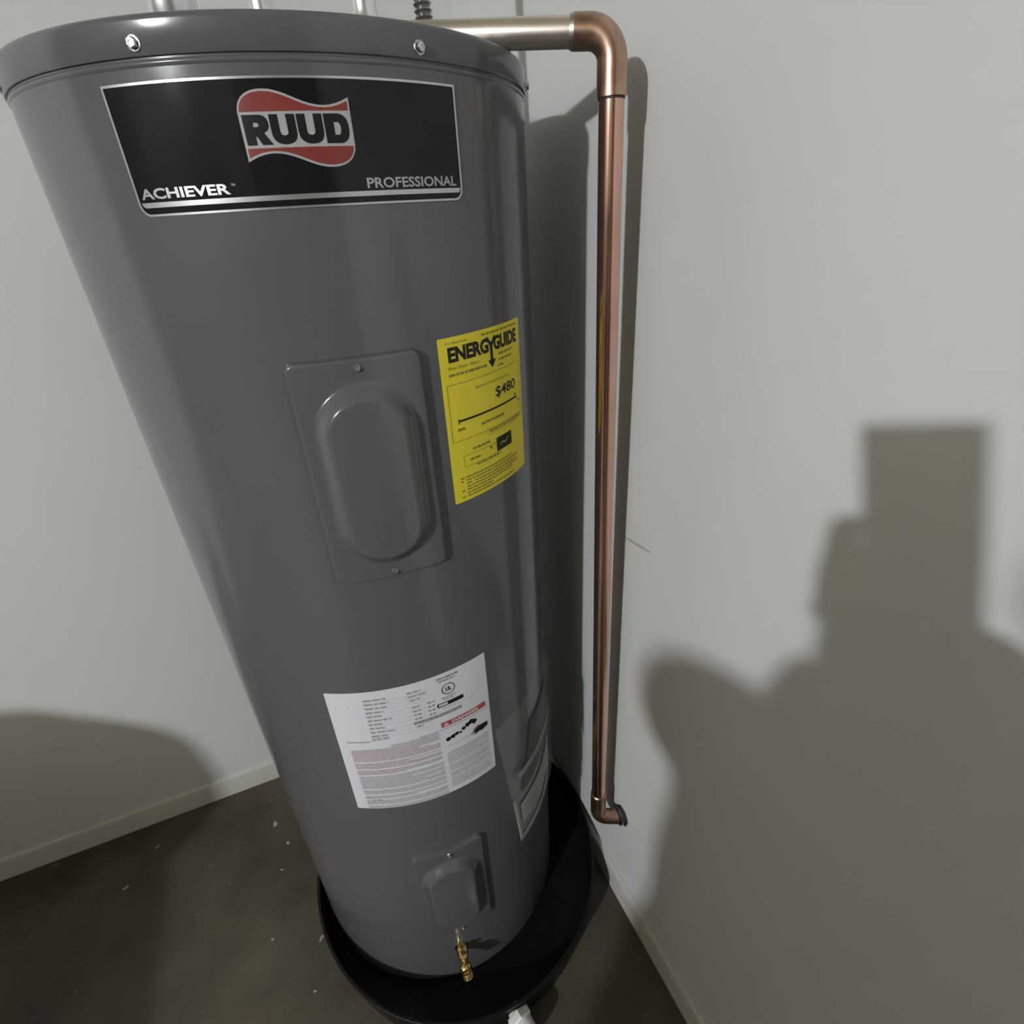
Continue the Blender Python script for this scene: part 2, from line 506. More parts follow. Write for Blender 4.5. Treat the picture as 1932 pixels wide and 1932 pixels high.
# flag-shaped emblem
UL, UR = -41.6, 40.2
outer = []
outer += bez((UL, 1389), (UL+0.2, 1398), (UL+7, 1403.8), (-21.5, 1403.9))
outer += bez((-21.5, 1403.9), (-6, 1404.0), (4, 1393.8), (20, 1393.6))
outer += bez((20, 1393.6), (28, 1393.6), (34, 1395.8), (UR, 1398.6))
outer += [(UR, 1398.6)]
outer += bez((UR, 1368.5), (UR-0.2, 1359.5), (UR-7, 1353.7), (20.5, 1353.6))
outer += bez((20.5, 1353.6), (5, 1353.5), (-5, 1363.6), (-21, 1363.8))
outer += bez((-21, 1363.8), (-29, 1363.8), (-35, 1361.6), (UL, 1358.6))
outer += [(UL, 1358.6)]
bm = bmesh.new(); fill_loops(bm, [outer], 0.75); decal('emblem', plate, bm, M_SILVER)
w = 1.5
red_top = bez((UL+w, 1390.2), (UL+w+0.4, 1397.4), (UL+8, 1402.3), (-21.5, 1402.4)) + bez((-21.5, 1402.4), (-6.5, 1402.4), (4, 1392.2), (20, 1392.1)) + \
          bez((20, 1392.1), (28, 1392.1), (33, 1393.8), (UR-w, 1396.3)) + [(UR-w, 1396.3), (UR-w, 1390.2)]
red_bot = bez((UR-w, 1367.3), (UR-w-0.4, 1360.2), (UR-8, 1355.3), (20.5, 1355.2)) + bez((20.5, 1355.2), (5.5, 1355.2), (-5, 1365.3), (-21, 1365.4)) + \
          bez((-21, 1365.4), (-29, 1365.4), (-34, 1363.7), (UL+w, 1361.2)) + [(UL+w, 1361.2), (UL+w, 1367.3)]
for lp in (red_top, red_bot):
    bm = bmesh.new(); fill_loops(bm, [lp], 1.0); decal('red_band', plate, bm, M_RED)
# block capitals R U U D
B0, B1 = 1369.3, 1388.3
def letter_R(x, wd):
    x1 = x+wd; t = 7.2
    o = [(x, B0), (x+t, B0), (x+t, B0+5.4), (x+8.1, B0+5.4), (x1-7.0, B0), (x1+0.8, B0), (x1-4.6, B0+7.6)] + \
        bez((x1-4.6, B0+7.6), (x1-0.4, B0+9.0), (x1-0.2, B0+11.2), (x1-0.2, B0+13.2), 6) + bez((x1-0.2, B0+13.2), (x1-0.2, B1-1.5), (x1-3, B1), (x1-7, B1), 6) + [(x1-7, B1), (x, B1)]
    hole = [(x+t-0.2, B1-7.6), (x+t+2.6, B1-7.6)] + bez((x+t+2.6, B1-7.6), (x+t+4.2, B1-7.3), (x+t+4.2, B1-5.2), (x+t+2.6, B1-4.9), 4) + [(x+t+2.6, B1-4.9), (x+t-0.2, B1-4.9)]
    bm = bmesh.new(); fill_loops(bm, [o, hole], 1.0); decal('letter', plate, bm, M_INK)
def letter_U(x, wd):
    x1 = x+wd; t = 6.3
    o = [(x, B1), (x, B0+8)] + bez((x, B0+8), (x, B0+2), (x+4, B0), (x+wd/2, B0), 8) + bez((x+wd/2, B0), (x1-4, B0), (x1, B0+2), (x1, B0+8), 8) + [(x1, B0+8), (x1, B1), (x1-t, B1), (x1-t, B0+8)] + \
        bez((x1-t, B0+8), (x1-t, B0+4.8), (x+t, B0+4.8), (x+t, B0+8), 8) + [(x+t, B0+8), (x+t, B1)]
    bm = bmesh.new(); fill_loops(bm, [o], 1.0); decal('letter', plate, bm, M_INK)
def letter_D(x, wd):
    x1 = x+wd; t = 7.0
    o = [(x, B0), (x1-8, B0)] + bez((x1-8, B0), (x1-2, B0), (x1, B0+4), (x1, (B0+B1)/2), 8) + bez((x1, (B0+B1)/2), (x1, B1-4), (x1-2, B1), (x1-8, B1), 8) + [(x1-8, B1), (x, B1)]
    hole = [(x+t, B0+5.4), (x1-7.6, B0+5.4)] + bez((x1-7.6, B0+5.4), (x1-5.6, B0+7), (x1-5.6, B1-7), (x1-7.6, B1-5.4), 6) + [(x1-7.6, B1-5.4), (x+t, B1-5.4)]
    bm = bmesh.new(); fill_loops(bm, [o, hole], 1.0); decal('letter', plate, bm, M_INK)
letter_R(-39.4, 18.2); letter_U(-20.2, 18.4); letter_U(-0.6, 18.6); letter_D(19.2, 18.2)
bm = bmesh.new()
text_bm(bm, 'ACHIEVER', -135.6, 1338.4, 7.4, 0.9, width=75, bold=0.03)
text_bm(bm, 'TM', -59.2, 1343.8, 1.7, 0.9)
decal('lettering', plate, bm, M_FOIL)['kind'] = 'stuff'
bm = bmesh.new()
text_bm(bm, 'PROFESSIONAL', 131.5, 1337.9, 7.6, 0.9, width=86.5, bold=0.022, align='RIGHT')
decal('lettering', plate, bm, M_SILVER)['kind'] = 'stuff'

# ---- yellow energy label
en = link('energy_label', sheet_bm(91, 1025.5, 226, 1208.5, (2, 2, 1, 1), 0.4), M_YELLOW, heater)
def words(bm, u0, u1, v, hgt, h, lo=3, hi=9, gap=1.6):
    u = u0
    while u < u1-1:
        l = min(random.uniform(lo, hi), u1-u)
        rect(bm, u, v, u+l, v+hgt, h); u += l+gap
random.seed(11)
bm = bmesh.new()
text_bm(bm, 'ENERG', 101.5, 1183.5, 15.5, 0.7, width=57, bold=0.045)
text_bm(bm, 'GUIDE', 167.5, 1183.5, 15.5, 0.7, width=49, bold=0.045)
fill_loops(bm, [[(157.5, 1200), (162.0, 1194), (164.2, 1194), (168.8, 1200), (171.2, 1199), (165.2, 1189.5), (165.2, 1175), (170.0, 1175), (163.2, 1166.5), (156.4, 1175), (161.0, 1175), (161.0, 1189.5), (155.2, 1199)]], 0.72)
text_bm(bm, '$480', 165.5, 1130.5, 13.5, 0.7, width=42.5, bold=0.012)
rect(bm, 106, 1119.6, 210, 1121.8, 0.7); rect(bm, 106, 1117.4, 107.0, 1123.4, 0.7)
rect(bm, 209.4, 1117.4, 210.4, 1123.4, 0.7); rect(bm, 204, 1124.2, 209, 1125.6, 0.7)
decal('lettering', en, bm, M_INK)['kind'] = 'stuff'
bm = bmesh.new()
text_bm(bm, 'U.S. Government', 99, 1201.6, 2.9, 0.7, width=29)
words(bm, 148, 217, 1202.6, 1.9, 0.7)
text_bm(bm, 'Water Heater - Electric', 100, 1176.2, 3.4, 0.7, width=42)
words(bm, 100, 153, 1169.6, 2.6, 0.7)
for k, (a, b) in enumerate(((176, 205), (175, 202), (173, 186))): words(bm, a, b, 1177.5-6.2*k, 2.2, 0.7)
text_bm(bm, 'Estimated Yearly Energy Cost', 133.5, 1149.6, 3.6, 0.7, width=60)
rect(bm, 104.5, 1109.8, 114, 1112.8, 0.7)
rect(bm, 212.5, 1114, 217, 1117, 0.7)
words(bm, 138, 180, 1107.8, 2.8, 0.7, 4, 9)
words(bm, 150, 216, 1095.5, 2.2, 0.7, 4, 9)
words(bm, 122, 150, 1083.5, 2.5, 0.7, 4, 9)
rect(bm, 148, 1076.0, 153, 1078.2, 0.7)
words(bm, 117, 132, 1072.0, 2.4, 0.7, 4, 9)
words(bm, 126, 168, 1063.6, 2.2, 0.7, 4, 9)
for k, (a, b, t) in enumerate(((101, 106, 0), (109, 190, 0), (101, 106, 1), (109, 204, 1), (109, 118, 2), (121, 200, 2), (109, 205, 3), (101, 106, 4), (109, 190, 4), (109, 150, 5), (101, 106, 6), (109, 196, 6))):
    words(bm, a, b, 1053.5-3.9*t, 1.7, 0.7, 3, 8, 1.2)
decal('fine_print', en, bm, M_INKO)['kind'] = 'stuff'
bm = bmesh.new()
def frame(bm, u0, v0, u1, v1, w, h):
    rect(bm, u0, v0, u1, v0+w, h); rect(bm, u0, v1-w, u1, v1, h); rect(bm, u0, v0+w, u0+w, v1-w, h); rect(bm, u1-w, v0+w, u1, v1-w, h)
frame(bm, 96, 1098.5, 221, 1161.5, 0.7, 0.65)
frame(bm, 146, 1093, 219, 1099.5, 0.5, 0.68)
frame(bm, 108, 1066.5, 166, 1080.0, 0.6, 0.65)
decal('rule_lines', en, bm, M_INKY)['kind'] = 'stuff'
bm = bmesh.new()
fill_loops(bm, [rrect(161, 1068, 192, 1084.5, (1, 1, 1, 1)), [(167, 1073.5), (172, 1076), (178, 1074), (186, 1079), (186, 1080.2), (178, 1075.4), (172, 1077.6), (167, 1074.9)]], 0.7)
decal('logo_block', en, bm, M_INK)

# ---- white rating label
wl = link('rating_label', sheet_bm(-110, 555, 108, 791, (2, 2, 1, 1), 0.4), M_WHITE, heater)
random.seed(5)
bk_, gy, lg, pk, rd = [bmesh.new() for _ in range(5)]
# specification rows
for k in range(10):
    v = 775-7.4*k
    words(gy, -62, -62+random.uniform(18, 36), v, 2.4, 0.7, 5, 12)
    rect(lg, -62, v-2.6, 22, v-2.2, 0.65)
words(pk, -6, 18, 768, 3, 0.7, 6, 12); words(pk, -4, 10, 761, 3, 0.7, 6, 12); words(gy, -6, 12, 775, 2.6, 0.7, 6, 10)
for k in range(6):
    words(gy, -3+random.uniform(0, 2), 8, 748-7.4*k, 2.8, 0.7, 3, 6)
    if k < 5: words(gy, 18, 27, 748-7.4*k, 2.8, 0.7, 3, 6)
words(gy, -62, -40, 701, 1.6, 0.7); words(gy, -62, -38, 704, 1.6, 0.7)
words(gy, 34, 66, 782, 3.2, 0.7, 3, 8, 1); words(gy, 36, 60, 777.5, 2.4, 0.7, 3, 8, 1)
# listing mark in a ring
ring = lambda r: [(48.5+r*math.cos(2*PI*i/28), 762+r*math.sin(2*PI*i/28)) for i in range(28)]
fill_loops(bk_, [ring(9.6), ring(8.4)], 0.7)
text_bm(bk_, 'UL', 48.5, 758.4, 7.2, 0.7, width=8.6, bold=0.03, align='CENTER')
words(gy, 38, 58, 747.5, 1.8, 0.7, 3, 7, 1); words(gy, 40, 54, 744.2, 1.8, 0.7, 3, 7, 1)
fill_loops(bk_, [rrect(30, 733.5, 68, 740.5, (1, 1, 1, 1)), rrect(32, 735, 45, 739, (0.5, 0.5, 0.5, 0.5))], 0.7)
words(lg, 36, 60, 729, 1.6, 0.7, 4, 8)
u = -4.0
while u < 62:
    l = random.uniform(1.0, 3.2); rect(gy, u, 716.5, u+l, 722.5, 0.7); u += l+0.7
rect(gy, 78, 727, 83, 728.2, 0.7)
# warning banner
fill_loops(rd, [[(31, 694.5), (100.5, 694.5), (100.5, 704.0), (31, 704.0)], [(34.2, 696.2), (42.2, 696.2), (38.2, 702.8)]], 0.7)
fill_loops(rd, [[(37.7, 698.6), (38.7, 698.6), (38.8, 701), (37.6, 701)]], 0.75)
bmw = bmesh.new(); text_bm(bmw, 'DANGER', 47, 696.4, 5.8, 0.8, width=42, bold=0.03)
# instruction block
for k in range(54):
    v = 690-2.55*k
    if k in (13, 19, 24, 36, 41, 45, 50): continue
    a = -96+min(k*0.06, 3); b = 26
    if k < 3: a = 0 if k == 0 else -40
    tgt = pk if 4 <= k < 25 else lg
    u = a
    end = b if random.random() < 0.8 else a+random.uniform(50, 110)
    while u < end-2:
        l = min(random.uniform(8, 26), end-u); rect(tgt, u, v, u+l, v+1.55, 0.7); u += l+0.9
rect(gy, -98, 698.5, -66, 700.2, 0.7); words(gy, -84, -70, 574.2, 1.6, 0.7)
for k in range(28):
    v = 640-2.75*k
    if k in (9, 15, 20): continue
    words(lg, 33, 100 if random.random() < 0.75 else 80, v, 1.35, 0.7, 5, 15, 1.0)
rect(lg, 33, 654.0, 84, 655.0, 0.7)
# scald pictogram: steam row and a hand
random.seed(9)
for cx, cy, r in ((38, 668, 4.4), (45, 670, 4.0), (51, 672, 3.6), (62, 676, 3.6), (69, 679, 4.4), (75, 681, 5.0), (80, 678, 4.6), (57, 671, 2.4)):
    fill_loops(bk_, [[(cx+r*random.uniform(0.75, 1.2)*math.cos(2*PI*i/9), cy+r*random.uniform(0.75, 1.2)*math.sin(2*PI*i/9)) for i in range(9)]], 0.7)
fill_loops(bk_, [[(101, 655), (101, 663), (88, 664), (80, 661), (70, 655.5), (79, 657.5), (72, 652.5), (81, 655), (76, 649.5), (85, 653), (91, 651.5)]], 0.7)
fill_loops(rd, [[(88, 664.2), (80, 661.3), (74, 660.5), (80, 664.5), (86, 666)]], 0.7)
for nm, b_, m_ in (('lettering', bk_, M_INK), ('fine_print', gy, M_INKG), ('fine_print', lg, M_INKL), ('fine_print', pk, M_INKP),
                   ('warning_banner', rd, M_INKR), ('lettering', bmw, M_WHITE)):
    decal(nm, wl, b_, m_)['kind'] = 'stuff'

# ---- brass drain valve low on the front
p0 = bend_pt(0, 112, 0); nrm = (bend_pt(0, 112, 10)-p0).normalized()
valve = link('drain_valve', orient(lathe([(0.0, -0.004), (0.0125, -0.004), (0.0125, 0.002), (0.0100, 0.003), (0.0100, 0.014), (0.0085, 0.016), (0.0085, 0.030), (0.0100, 0.032), (0.0112, 0.036),
      (0.0112, 0.040), (0.0090, 0.043), (0.0, 0.043)], n=28), p0, nrm), M_BRASS, heater)
bm = lathe([(0.0078, 0), (0.0078, 0.006)], n=24)
z = 0.006
for k in range(3):
    z += 0.0012; lathe([(0.0092, z), (0.0098, z+0.0012), (0.0086, z+0.002)], n=24, bm=bm); z += 0.002
lathe([(0.0086, z), (0.0086, z+0.001), (0.006, z+0.001), (0.006, z-0.006), (0, z-0.006)], n=24, bm=bm)
orient(bm, p0 + nrm*0.036 + Vector((0, 0, -0.003)), Vector((0.12, 0.1, -0.8)) + nrm*0.8)
link('spout', bm, M_BRASS, valve)
bm = lathe([(0.003, 0), (0.003, 0.009), (0.0070, 0.0095), (0.0073, 0.012), (0.003, 0.014), (0, 0.014)], n=20)
orient(bm, p0+nrm*0.023+Vector((0, 0, 0.007)), (0, 0, 1))
link('handle', bm, M_BRASS, valve)

# ---- fittings on the cap: hot nipple, connector, both stubs run up to the ceiling
def nipple(name, x, y, r, m, nut=True, h=0.18):
    base = (x-TX, y-TY, zc-0.005)
    pr = [(r*1.45, 0), (r*1.45, 0.012), (r*1.1, 0.014), (r*1.1, 0.030)]
    bm = lathe(pr, n=6 if nut else 32)
    lathe([(r*1.05, 0.012), (r*1.05, 0.05), (r*1.2, 0.055), (r*1.2, 0.085), (r*0.95, 0.09), (r*0.95, h), (r*0.6, h), (0, h-0.002)], n=32, bm=bm)
    orient(bm, base, (0, 0, 1))
    return link(name, bm, m, heater)
nipple('outlet_nipple', -0.012, 0.80, 0.0205, M_CHROME, nut=False)
nipple('inlet_nipple', 0.085, 0.94, 0.0165, M_CHROME)
bm = box_bm((-0.02, -0.015, 0), (0.02, 0.015, 0.038), 0.004)
orient(bm, (0.036-TX, 0.84-TY, zc-0.005), (0, 0, 1)); link('wiring_box', bm, M_ZINC, heater)
bm = lathe([(0.006, 0), (0.006, 0.030), (0.004, 0.033), (0, 0.033)], n=16)
orient(bm, (0.079-TX, 0.78-TY, zc-0.005), (0, 0, 1)); link('anode_plug', bm, M_CHROME, heater)

# ------------------------------------------------------------------ electrical flex conduit
fx, fy = 0.236, 0.745
cond = thing('flex_conduit', 'ribbed metal flexible conduit rising from the top of the heater', 'conduit', (fx, fy, zc-0.005+TZ))
path = []; rad = []
N = 700
for i in range(N+1):
    t = i/N
    path.append((-0.05*t - 0.06*t*t, 0.015*t, 1.0*t)); rad.append(0.0088 + 0.0013*math.sin(i*2*PI/4))
link('conduit', tube(path, rad, n=12), M_GALV, cond)
link('connector', lathe([(0.0165, 0), (0.0165, 0.006), (0.0120, 0.007), (0.0120, 0.014), (0.0105, 0.016), (0.0, 0.016)], n=24), M_ZINC, cond)

# ------------------------------------------------------------------ copper relief line
PX, PY = 0.357, 0.565
PR = 0.0125
ZH = 1.4565
hd = Vector((-0.86, 0.51, 0.055)).normalized()
line = thing('relief_pipe', 'copper discharge pipe that crosses from the heater top and drops along the right wall', 'pipe', (PX, PY, 0.28))
def L(p):                            # the drop leans a little out of plumb
    p = Vector(p); k = (ZH - p.z)/1.2
    return p + Vector((0.012*k, -0.005*k, 0)) - Vector((PX, PY, 0.28))
corner = Vector((PX, PY, ZH))
RB = 0.022
link('pipe_length', tube([L((PX, PY, ZH-0.052)), L((PX, PY, 1.0)), L((PX, PY, 0.6)), L((PX, PY, 0.322))], PR, n=28), M_COPPER, line)
el = arc_pts(L(corner + hd*RB + Vector((0, 0, -RB))), Vector((0, 0, RB)), -hd*RB, 12)
el = [L(corner + hd*0.036)] + el + [L(corner + Vector((0, 0, -0.050)))]
link('elbow', tube(el, PR+0.0019, n=28), M_COPPER_D, line)
link('pipe_length', tube([L(corner + hd*0.030), L(corner + hd*0.225)], PR, n=28), M_COPPER_SHEEN, line)
link('solder_ring', tube([L(corner + hd*0.0355), L(corner + hd*0.0395)], [PR+0.0021, PR+0.0008], n=28), M_SOLDER, line)
link('joint_ring', tube([L(corner + Vector((0, 0, -0.0500))), L(corner + Vector((0, 0, -0.0520)))], PR+0.0006, n=28), M_DARKGAP, line)
# foot: coupling, then an elbow that turns into the wall through a dark collar
ez = 0.275
od = Vector((0.90, -0.42, -0.04)).normalized()
link('coupling', tube([L((PX, PY, 0.330)), L((PX, PY, 0.328)), L((PX, PY, ez))], [PR+0.0006, PR+0.0022, PR+0.0022], n=28), M_COPPER_D, line)
c2 = Vector((PX, PY, ez))
el2 = arc_pts(L(c2 + od*0.019), -od*0.019, Vector((0, 0, -0.019)), 8) + [L(c2 + od*0.046 + Vector((0, 0, -0.019)))]
link('elbow', tube(el2, PR+0.0018, n=28), M_COPPER_D, line)
tip = c2 + od*0.040 + Vector((0, 0, -0.019))
tip.x = WR - 0.026
bm = lathe([(0, 0), (PR+0.001, 0), (PR+0.004, 0.002), (PR+0.0045, 0.009), (PR+0.0075, 0.0105), (PR+0.0075, 0.0125), (0, 0.0125)], n=32)
link('wall_collar', orient(bm, L(tip), (1, -0.1, 0)), M_DARKMETAL, line)

# relief valve on the cap where the line starts
vx, vy = corner.x + hd.x*0.235, corner.y + hd.y*0.235
rv = thing('relief_valve', 'chrome pressure relief valve screwed into the heater top', 'valve', (vx, vy, zc-0.005+TZ))
link('valve_body', lathe([(0.0, -0.0), (0.013, 0), (0.013, 0.008), (0.0185, 0.009), (0.0185, 0.030), (0.014, 0.036), (0.0115, 0.046), (0.0115, 0.056), (0.008, 0.060), (0, 0.060)], n=28), M_CHROME, rv)
bm = box_bm((-0.004, -0.030, 0.060), (0.004, 0.010, 0.0625), 0.001); link('lever', bm, M_CHROME, rv)

# ------------------------------------------------------------------ literature pouch on the heater's side
pouch = thing('document_pouch', 'clear plastic pouch of leaflets taped low on right side of grey heater', 'pouch', (TX, TY, TZ))
def pouch_sheet(corners, h0, puff, nu=28, nv=28):
    """corners bl, br, tr, tl in (u, v)."""
    bm = bmesh.new(); g = []
    bl, br, tr, tl = corners
    for j in range(nv+1):
        row = []
        for i in range(nu+1):
            s, t = i/nu, j/nv
            a = (lerp(bl[0], br[0], s), lerp(bl[1], br[1], s)); b = (lerp(tl[0], tr[0], s), lerp(tl[1], tr[1], s))
            u, v = lerp(a[0], b[0], t), lerp(a[1], b[1], t)
            e = min(s, 1-s, t, 1-t)
            k = min(1, e/0.10); k = k*(2-k)
            h = h0 + puff*k*(1+0.25*math.sin(s*9+t*4)*math.sin(t*11))
            row.append(bm.verts.new(bend_pt(u, v, h)))
        g.append(row)
    for j in range(nv):
        for i in range(nu):
            bm.faces.new((g[j][i], g[j][i+1], g[j+1][i+1], g[j+1][i]))
    return bm
link('film', pouch_sheet(((150, 300), (322, 318), (300, 648), (112, 630)), 1.0, 9.0), M_FILM, pouch)
link('seam', pouch_sheet(((149, 299), (322, 317), (321, 330), (147, 313)), 1.2, 1.5, 28, 4), M_PAPERG, pouch)
link('seam', pouch_sheet(((149, 299), (157, 300), (144, 430), (136, 430)), 1.2, 1.5, 4, 28), M_PAPERG, pouch)
link('booklet', pouch_sheet(((160, 430), (300, 446), (297, 585), (196, 570)), 2.5, 3.5), M_BOOK, pouch)
link('title_strip', pouch_sheet(((151, 478), (300, 492), (299, 508), (148, 494)), 6.5, 0.8, 28, 4), M_PAPERG, pouch)
link('loose_leaf', pouch_sheet(((158, 345), (305, 360), (302, 420), (154, 402)), 2.0, 2.0, 28, 10), M_PAPERG, pouch)

# ------------------------------------------------------------------ drain pan
PCX, PCY, PA, PB = 0.1115, 0.733, 0.300, 0.318
pan = thing('drain_pan', 'round black plastic drain pan under the grey water heater', 'drain pan', (PCX, PCY, 0.0))
H = 0.085
k = PA
prof = [(0, 0.0), (k-0.016, 0.0), (k-0.010, 0.004), (k-0.003, H-0.006), (k-0.0, H-0.005), (k+0.0, H-0.001), (k-0.001, H), (k-0.005, H), (k-0.0065, H-0.003), (k-0.013, 0.010), (k-0.018, 0.0075), (0, 0.0075)]
link('pan_body', lathe(prof, n=128, sy=PB/PA), M_BLACKPL, pan)

# white drain fitting through the pan wall
def pan_pt(ang, z=0):
    return Vector((PCX + (PA-0.006)*math.cos(ang), PCY + (PB-0.006)*math.sin(ang), z))
FA = math.radians(-88)
q = Vector((0.118, 0.418, 0.040))
nf = Vector((0.20, -0.95, 0)).normalized()
fit_ = thing('drain_fitting', 'white plastic drain adapter on the front of the black pan', 'pipe fitting', (q.x, q.y, q.z))
link('hex_nut', orient(lathe([(0, 0), (0.0225, 0), (0.0235, 0.002), (0.0235, 0.013), (0.0225, 0.015), (0, 0.015)], n=6), (0, 0, 0), nf), M_PVC, fit_, smooth=False)
link('socket', orient(lathe([(0.019, 0.012), (0.019, 0.040), (0.0180, 0.042), (0.0145, 0.042), (0.0145, 0.02), (0, 0.02)], n=32), (0, 0, 0), nf), M_PVC, fit_)
link('threaded_tail', orient(lathe([(0, -0.014), (0.0135, -0.014), (0.0135, 0.001)], n=24), (0, 0, 0), nf), M_PVC, fit_)

# ------------------------------------------------------------------ specks on the floor, mark on the wall
chips = [(-0.279, 1.023, 9, 'largest pale paint flake on the floor, just below the left baseboard beside the heater'),
         (-0.253, 0.960, 7, 'pale flake close to the heater jacket, next below the largest flake'),
         (-0.270, 0.899, 5, 'small bright flake on the lit floor left of the heater foot'),
         (-0.549, 1.089, 6, 'dim flake in the dark floor shadow below the left baseboard'),
         (-0.605, 1.013, 7, 'dim flake lying farthest left in the dark floor shadow'),
         (-0.201, 0.716, 8, 'flake touching the left rim of the black drain pan'),
         (-0.297, 0.758, 6, 'faint flake on the lit floor left of the drain pan'),
         (-0.223, 0.628, 5, 'nearest flake on the floor at the lower left of the drain pan')]
for i, (x, y, s, lab) in enumerate(chips):
    bm = bmesh.new()
    random.seed(20+i)
    n = 8
    r = [s*0.0006*random.uniform(0.5, 1.3) for _ in range(n)]
    lo = [bm.verts.new((r[j]*1.5*math.cos(2*PI*j/n), r[j]*0.8*math.sin(2*PI*j/n), 0)) for j in range(n)]
    hi = [bm.verts.new((v.co.x*0.9, v.co.y*0.9, 0.0012)) for v in lo]
    bm.faces.new(hi); bm.faces.new(lo[::-1])
    for j in range(n): bm.faces.new((lo[j], lo[(j+1) % n], hi[(j+1) % n], hi[j]))
    o = link('paint_chip', bm, M_CHIP, smooth=False, loc=(x, y, 0))
    o.rotation_euler.z = random.uniform(0, 3)
    tag(o, lab, 'paint chip', 'paint flakes on the floor')
bm = bmesh.new()
pts = [(0.590, 0.8765), (0.575, 0.8795), (0.560, 0.8805), (0.545, 0.8830), (0.523, 0.8858)]
wds = [0.0006, 0.0016, 0.0022, 0.0024, 0.0012]
A = [bm.verts.new((WR-0.0004, y, z+w)) for (y, z), w in zip(pts, wds)]; B = [bm.verts.new((WR-0.0004, y, z-w)) for (y, z), w in zip(pts, wds)]
for i in range(len(pts)-1): bm.faces.new((A[i], A[i+1], B[i+1], B[i]))
sc = link('scuff_mark', bm, M_SCUFF, wall_right, smooth=False)

# ------------------------------------------------------------------ the lamp that lights the room (behind the camera)
lamp = thing('ceiling_lamp', 'bare globe bulb in porcelain holder on the ceiling behind the viewer', 'lamp', (LAMP_POS.x, LAMP_POS.y, ZC))
link('lamp_holder', lathe([(0, 0), (0.06, 0), (0.062, -0.01), (0.045, -0.03), (0.028, -0.05), (0.026, -0.085), (0, -0.085)][::-1], n=40), M_PORC, lamp)
dz = LAMP_POS.z - ZC
pr = [(0.0001, dz-0.058)] + [(0.058*math.sin(t), dz-0.058*math.cos(t)) for t in [PI*i/16 for i in range(1, 15)]] + [(0.020, dz+0.058), (0.020, -0.08)]
link('bulb', lathe(pr, n=40), M_BULB, lamp)

# ------------------------------------------------------------------ box and bag added out of view to cast the lower left shadow
ct = thing('shade_box', 'brown cardboard box added out of view at left to shade the lower left wall', 'box', (-1.44, 0.27, 0))
link('shade_box_body', box_bm((-0.31, -0.17, 0), (0.31, 0.19, 0.625), 0.004), M_CARD, ct)
link('tape', box_bm((-0.03, -0.172, 0.5), (0.03, 0.192, 0.6265), 0.0005), M_PAPERG, ct)
c2_ = thing('shade_bag', 'dark bag shape added on the unseen box to shape the left shadow', 'bag', (-1.44, 0.27, 0.6268))
bm = bmesh.new()
pr = [(-0.30, 0), (0.31, 0), (0.31, 0.175), (0.285, 0.27), (0.17, 0.36), (-0.20, 0.40), (-0.30, 0.20)]  # added outline, shaped after the shadow edge on the left wall
A = [bm.verts.new((x, 0.06, z)) for x, z in pr]; B = [bm.verts.new((x, 0.18, z)) for x, z in pr]
bm.faces.new(A); bm.faces.new(B[::-1])
for i in range(len(pr)): bm.faces.new((A[i], B[i], B[(i+1) % len(pr)], A[(i+1) % len(pr)]))
bmesh.ops.recalc_face_normals(bm, faces=bm.faces)
bmesh.ops.bevel(bm, geom=bm.edges[:], offset=0.02, segments=3, affect='EDGES')
link('shade_bag_body', bm, M_SHIRT, c2_)
link('handle', tube([(-0.16, 0.12, 0.39), (-0.15, 0.12, 0.45), (-0.05, 0.12, 0.47), (0.06, 0.12, 0.44), (0.08, 0.12, 0.37)], 0.008, n=10), M_SHIRT, c2_)

# ------------------------------------------------------------------ the photographer behind the camera, whose shadow falls on the right wall
LENS = Vector((0, 0, CAM_H)); RXv, UPv, BKv = Vector(rx), Vector(up), Vector(bk)
PHC = LENS + UPv*(-0.074) + BKv*0.014
phone = bpy.data.objects.new('phone', None); COL.objects.link(phone)
mw = Matrix((RXv, UPv, BKv)).transposed().to_4x4(); mw.translation = PHC
phone.matrix_world = mw
tag(phone, 'black phone held up at the viewpoint by the person', 'phone')
link('phone_body', box_bm((-0.039, -0.081, -0.004), (0.039, 0.081, 0.004), 0.003, 3), M_PHONE, phone)
link('screen', box_bm((-0.036, -0.077, 0.0036), (0.036, 0.077, 0.0043), 0.0004, 1), M_GLASSD, phone)

def skin_mesh(name, chains, material, parent, root, sub=2):
    '''chains: list of [(co, radius), ...]; equal coordinates are welded into one graph.'''
    me = bpy.data.meshes.new(name); idx = {}; V = []; Rd = []; E = []
    def vid(c, r):
        kk = tuple(round(x, 4) for x in c)
        if kk not in idx: idx[kk] = len(V); V.append(c); Rd.append(r)
        return idx[kk]
    for ch in chains:
        ids = [vid(tuple(c), r) for c, r in ch]
        E += list(zip(ids[:-1], ids[1:]))
    me.from_pydata(V, E, [])
    o = bpy.data.objects.new(name, me); COL.objects.link(o)
    m = o.modifiers.new('skin', 'SKIN'); m.use_smooth_shade = True
    rk = tuple(round(x, 4) for x in root)
    for i, sv in enumerate(me.skin_vertices[0].data):
        r = Rd[i]; sv.radius = r if isinstance(r, tuple) else (r, r); sv.use_root = (i == idx[rk])
    o.modifiers.new('sub', 'SUBSURF').levels = sub
    dg = bpy.context.evaluated_depsgraph_get()
    new = bpy.data.meshes.new_from_object(o.evaluated_get(dg))
    bpy.data.objects.remove(o)
    return link(name, new, material, parent)

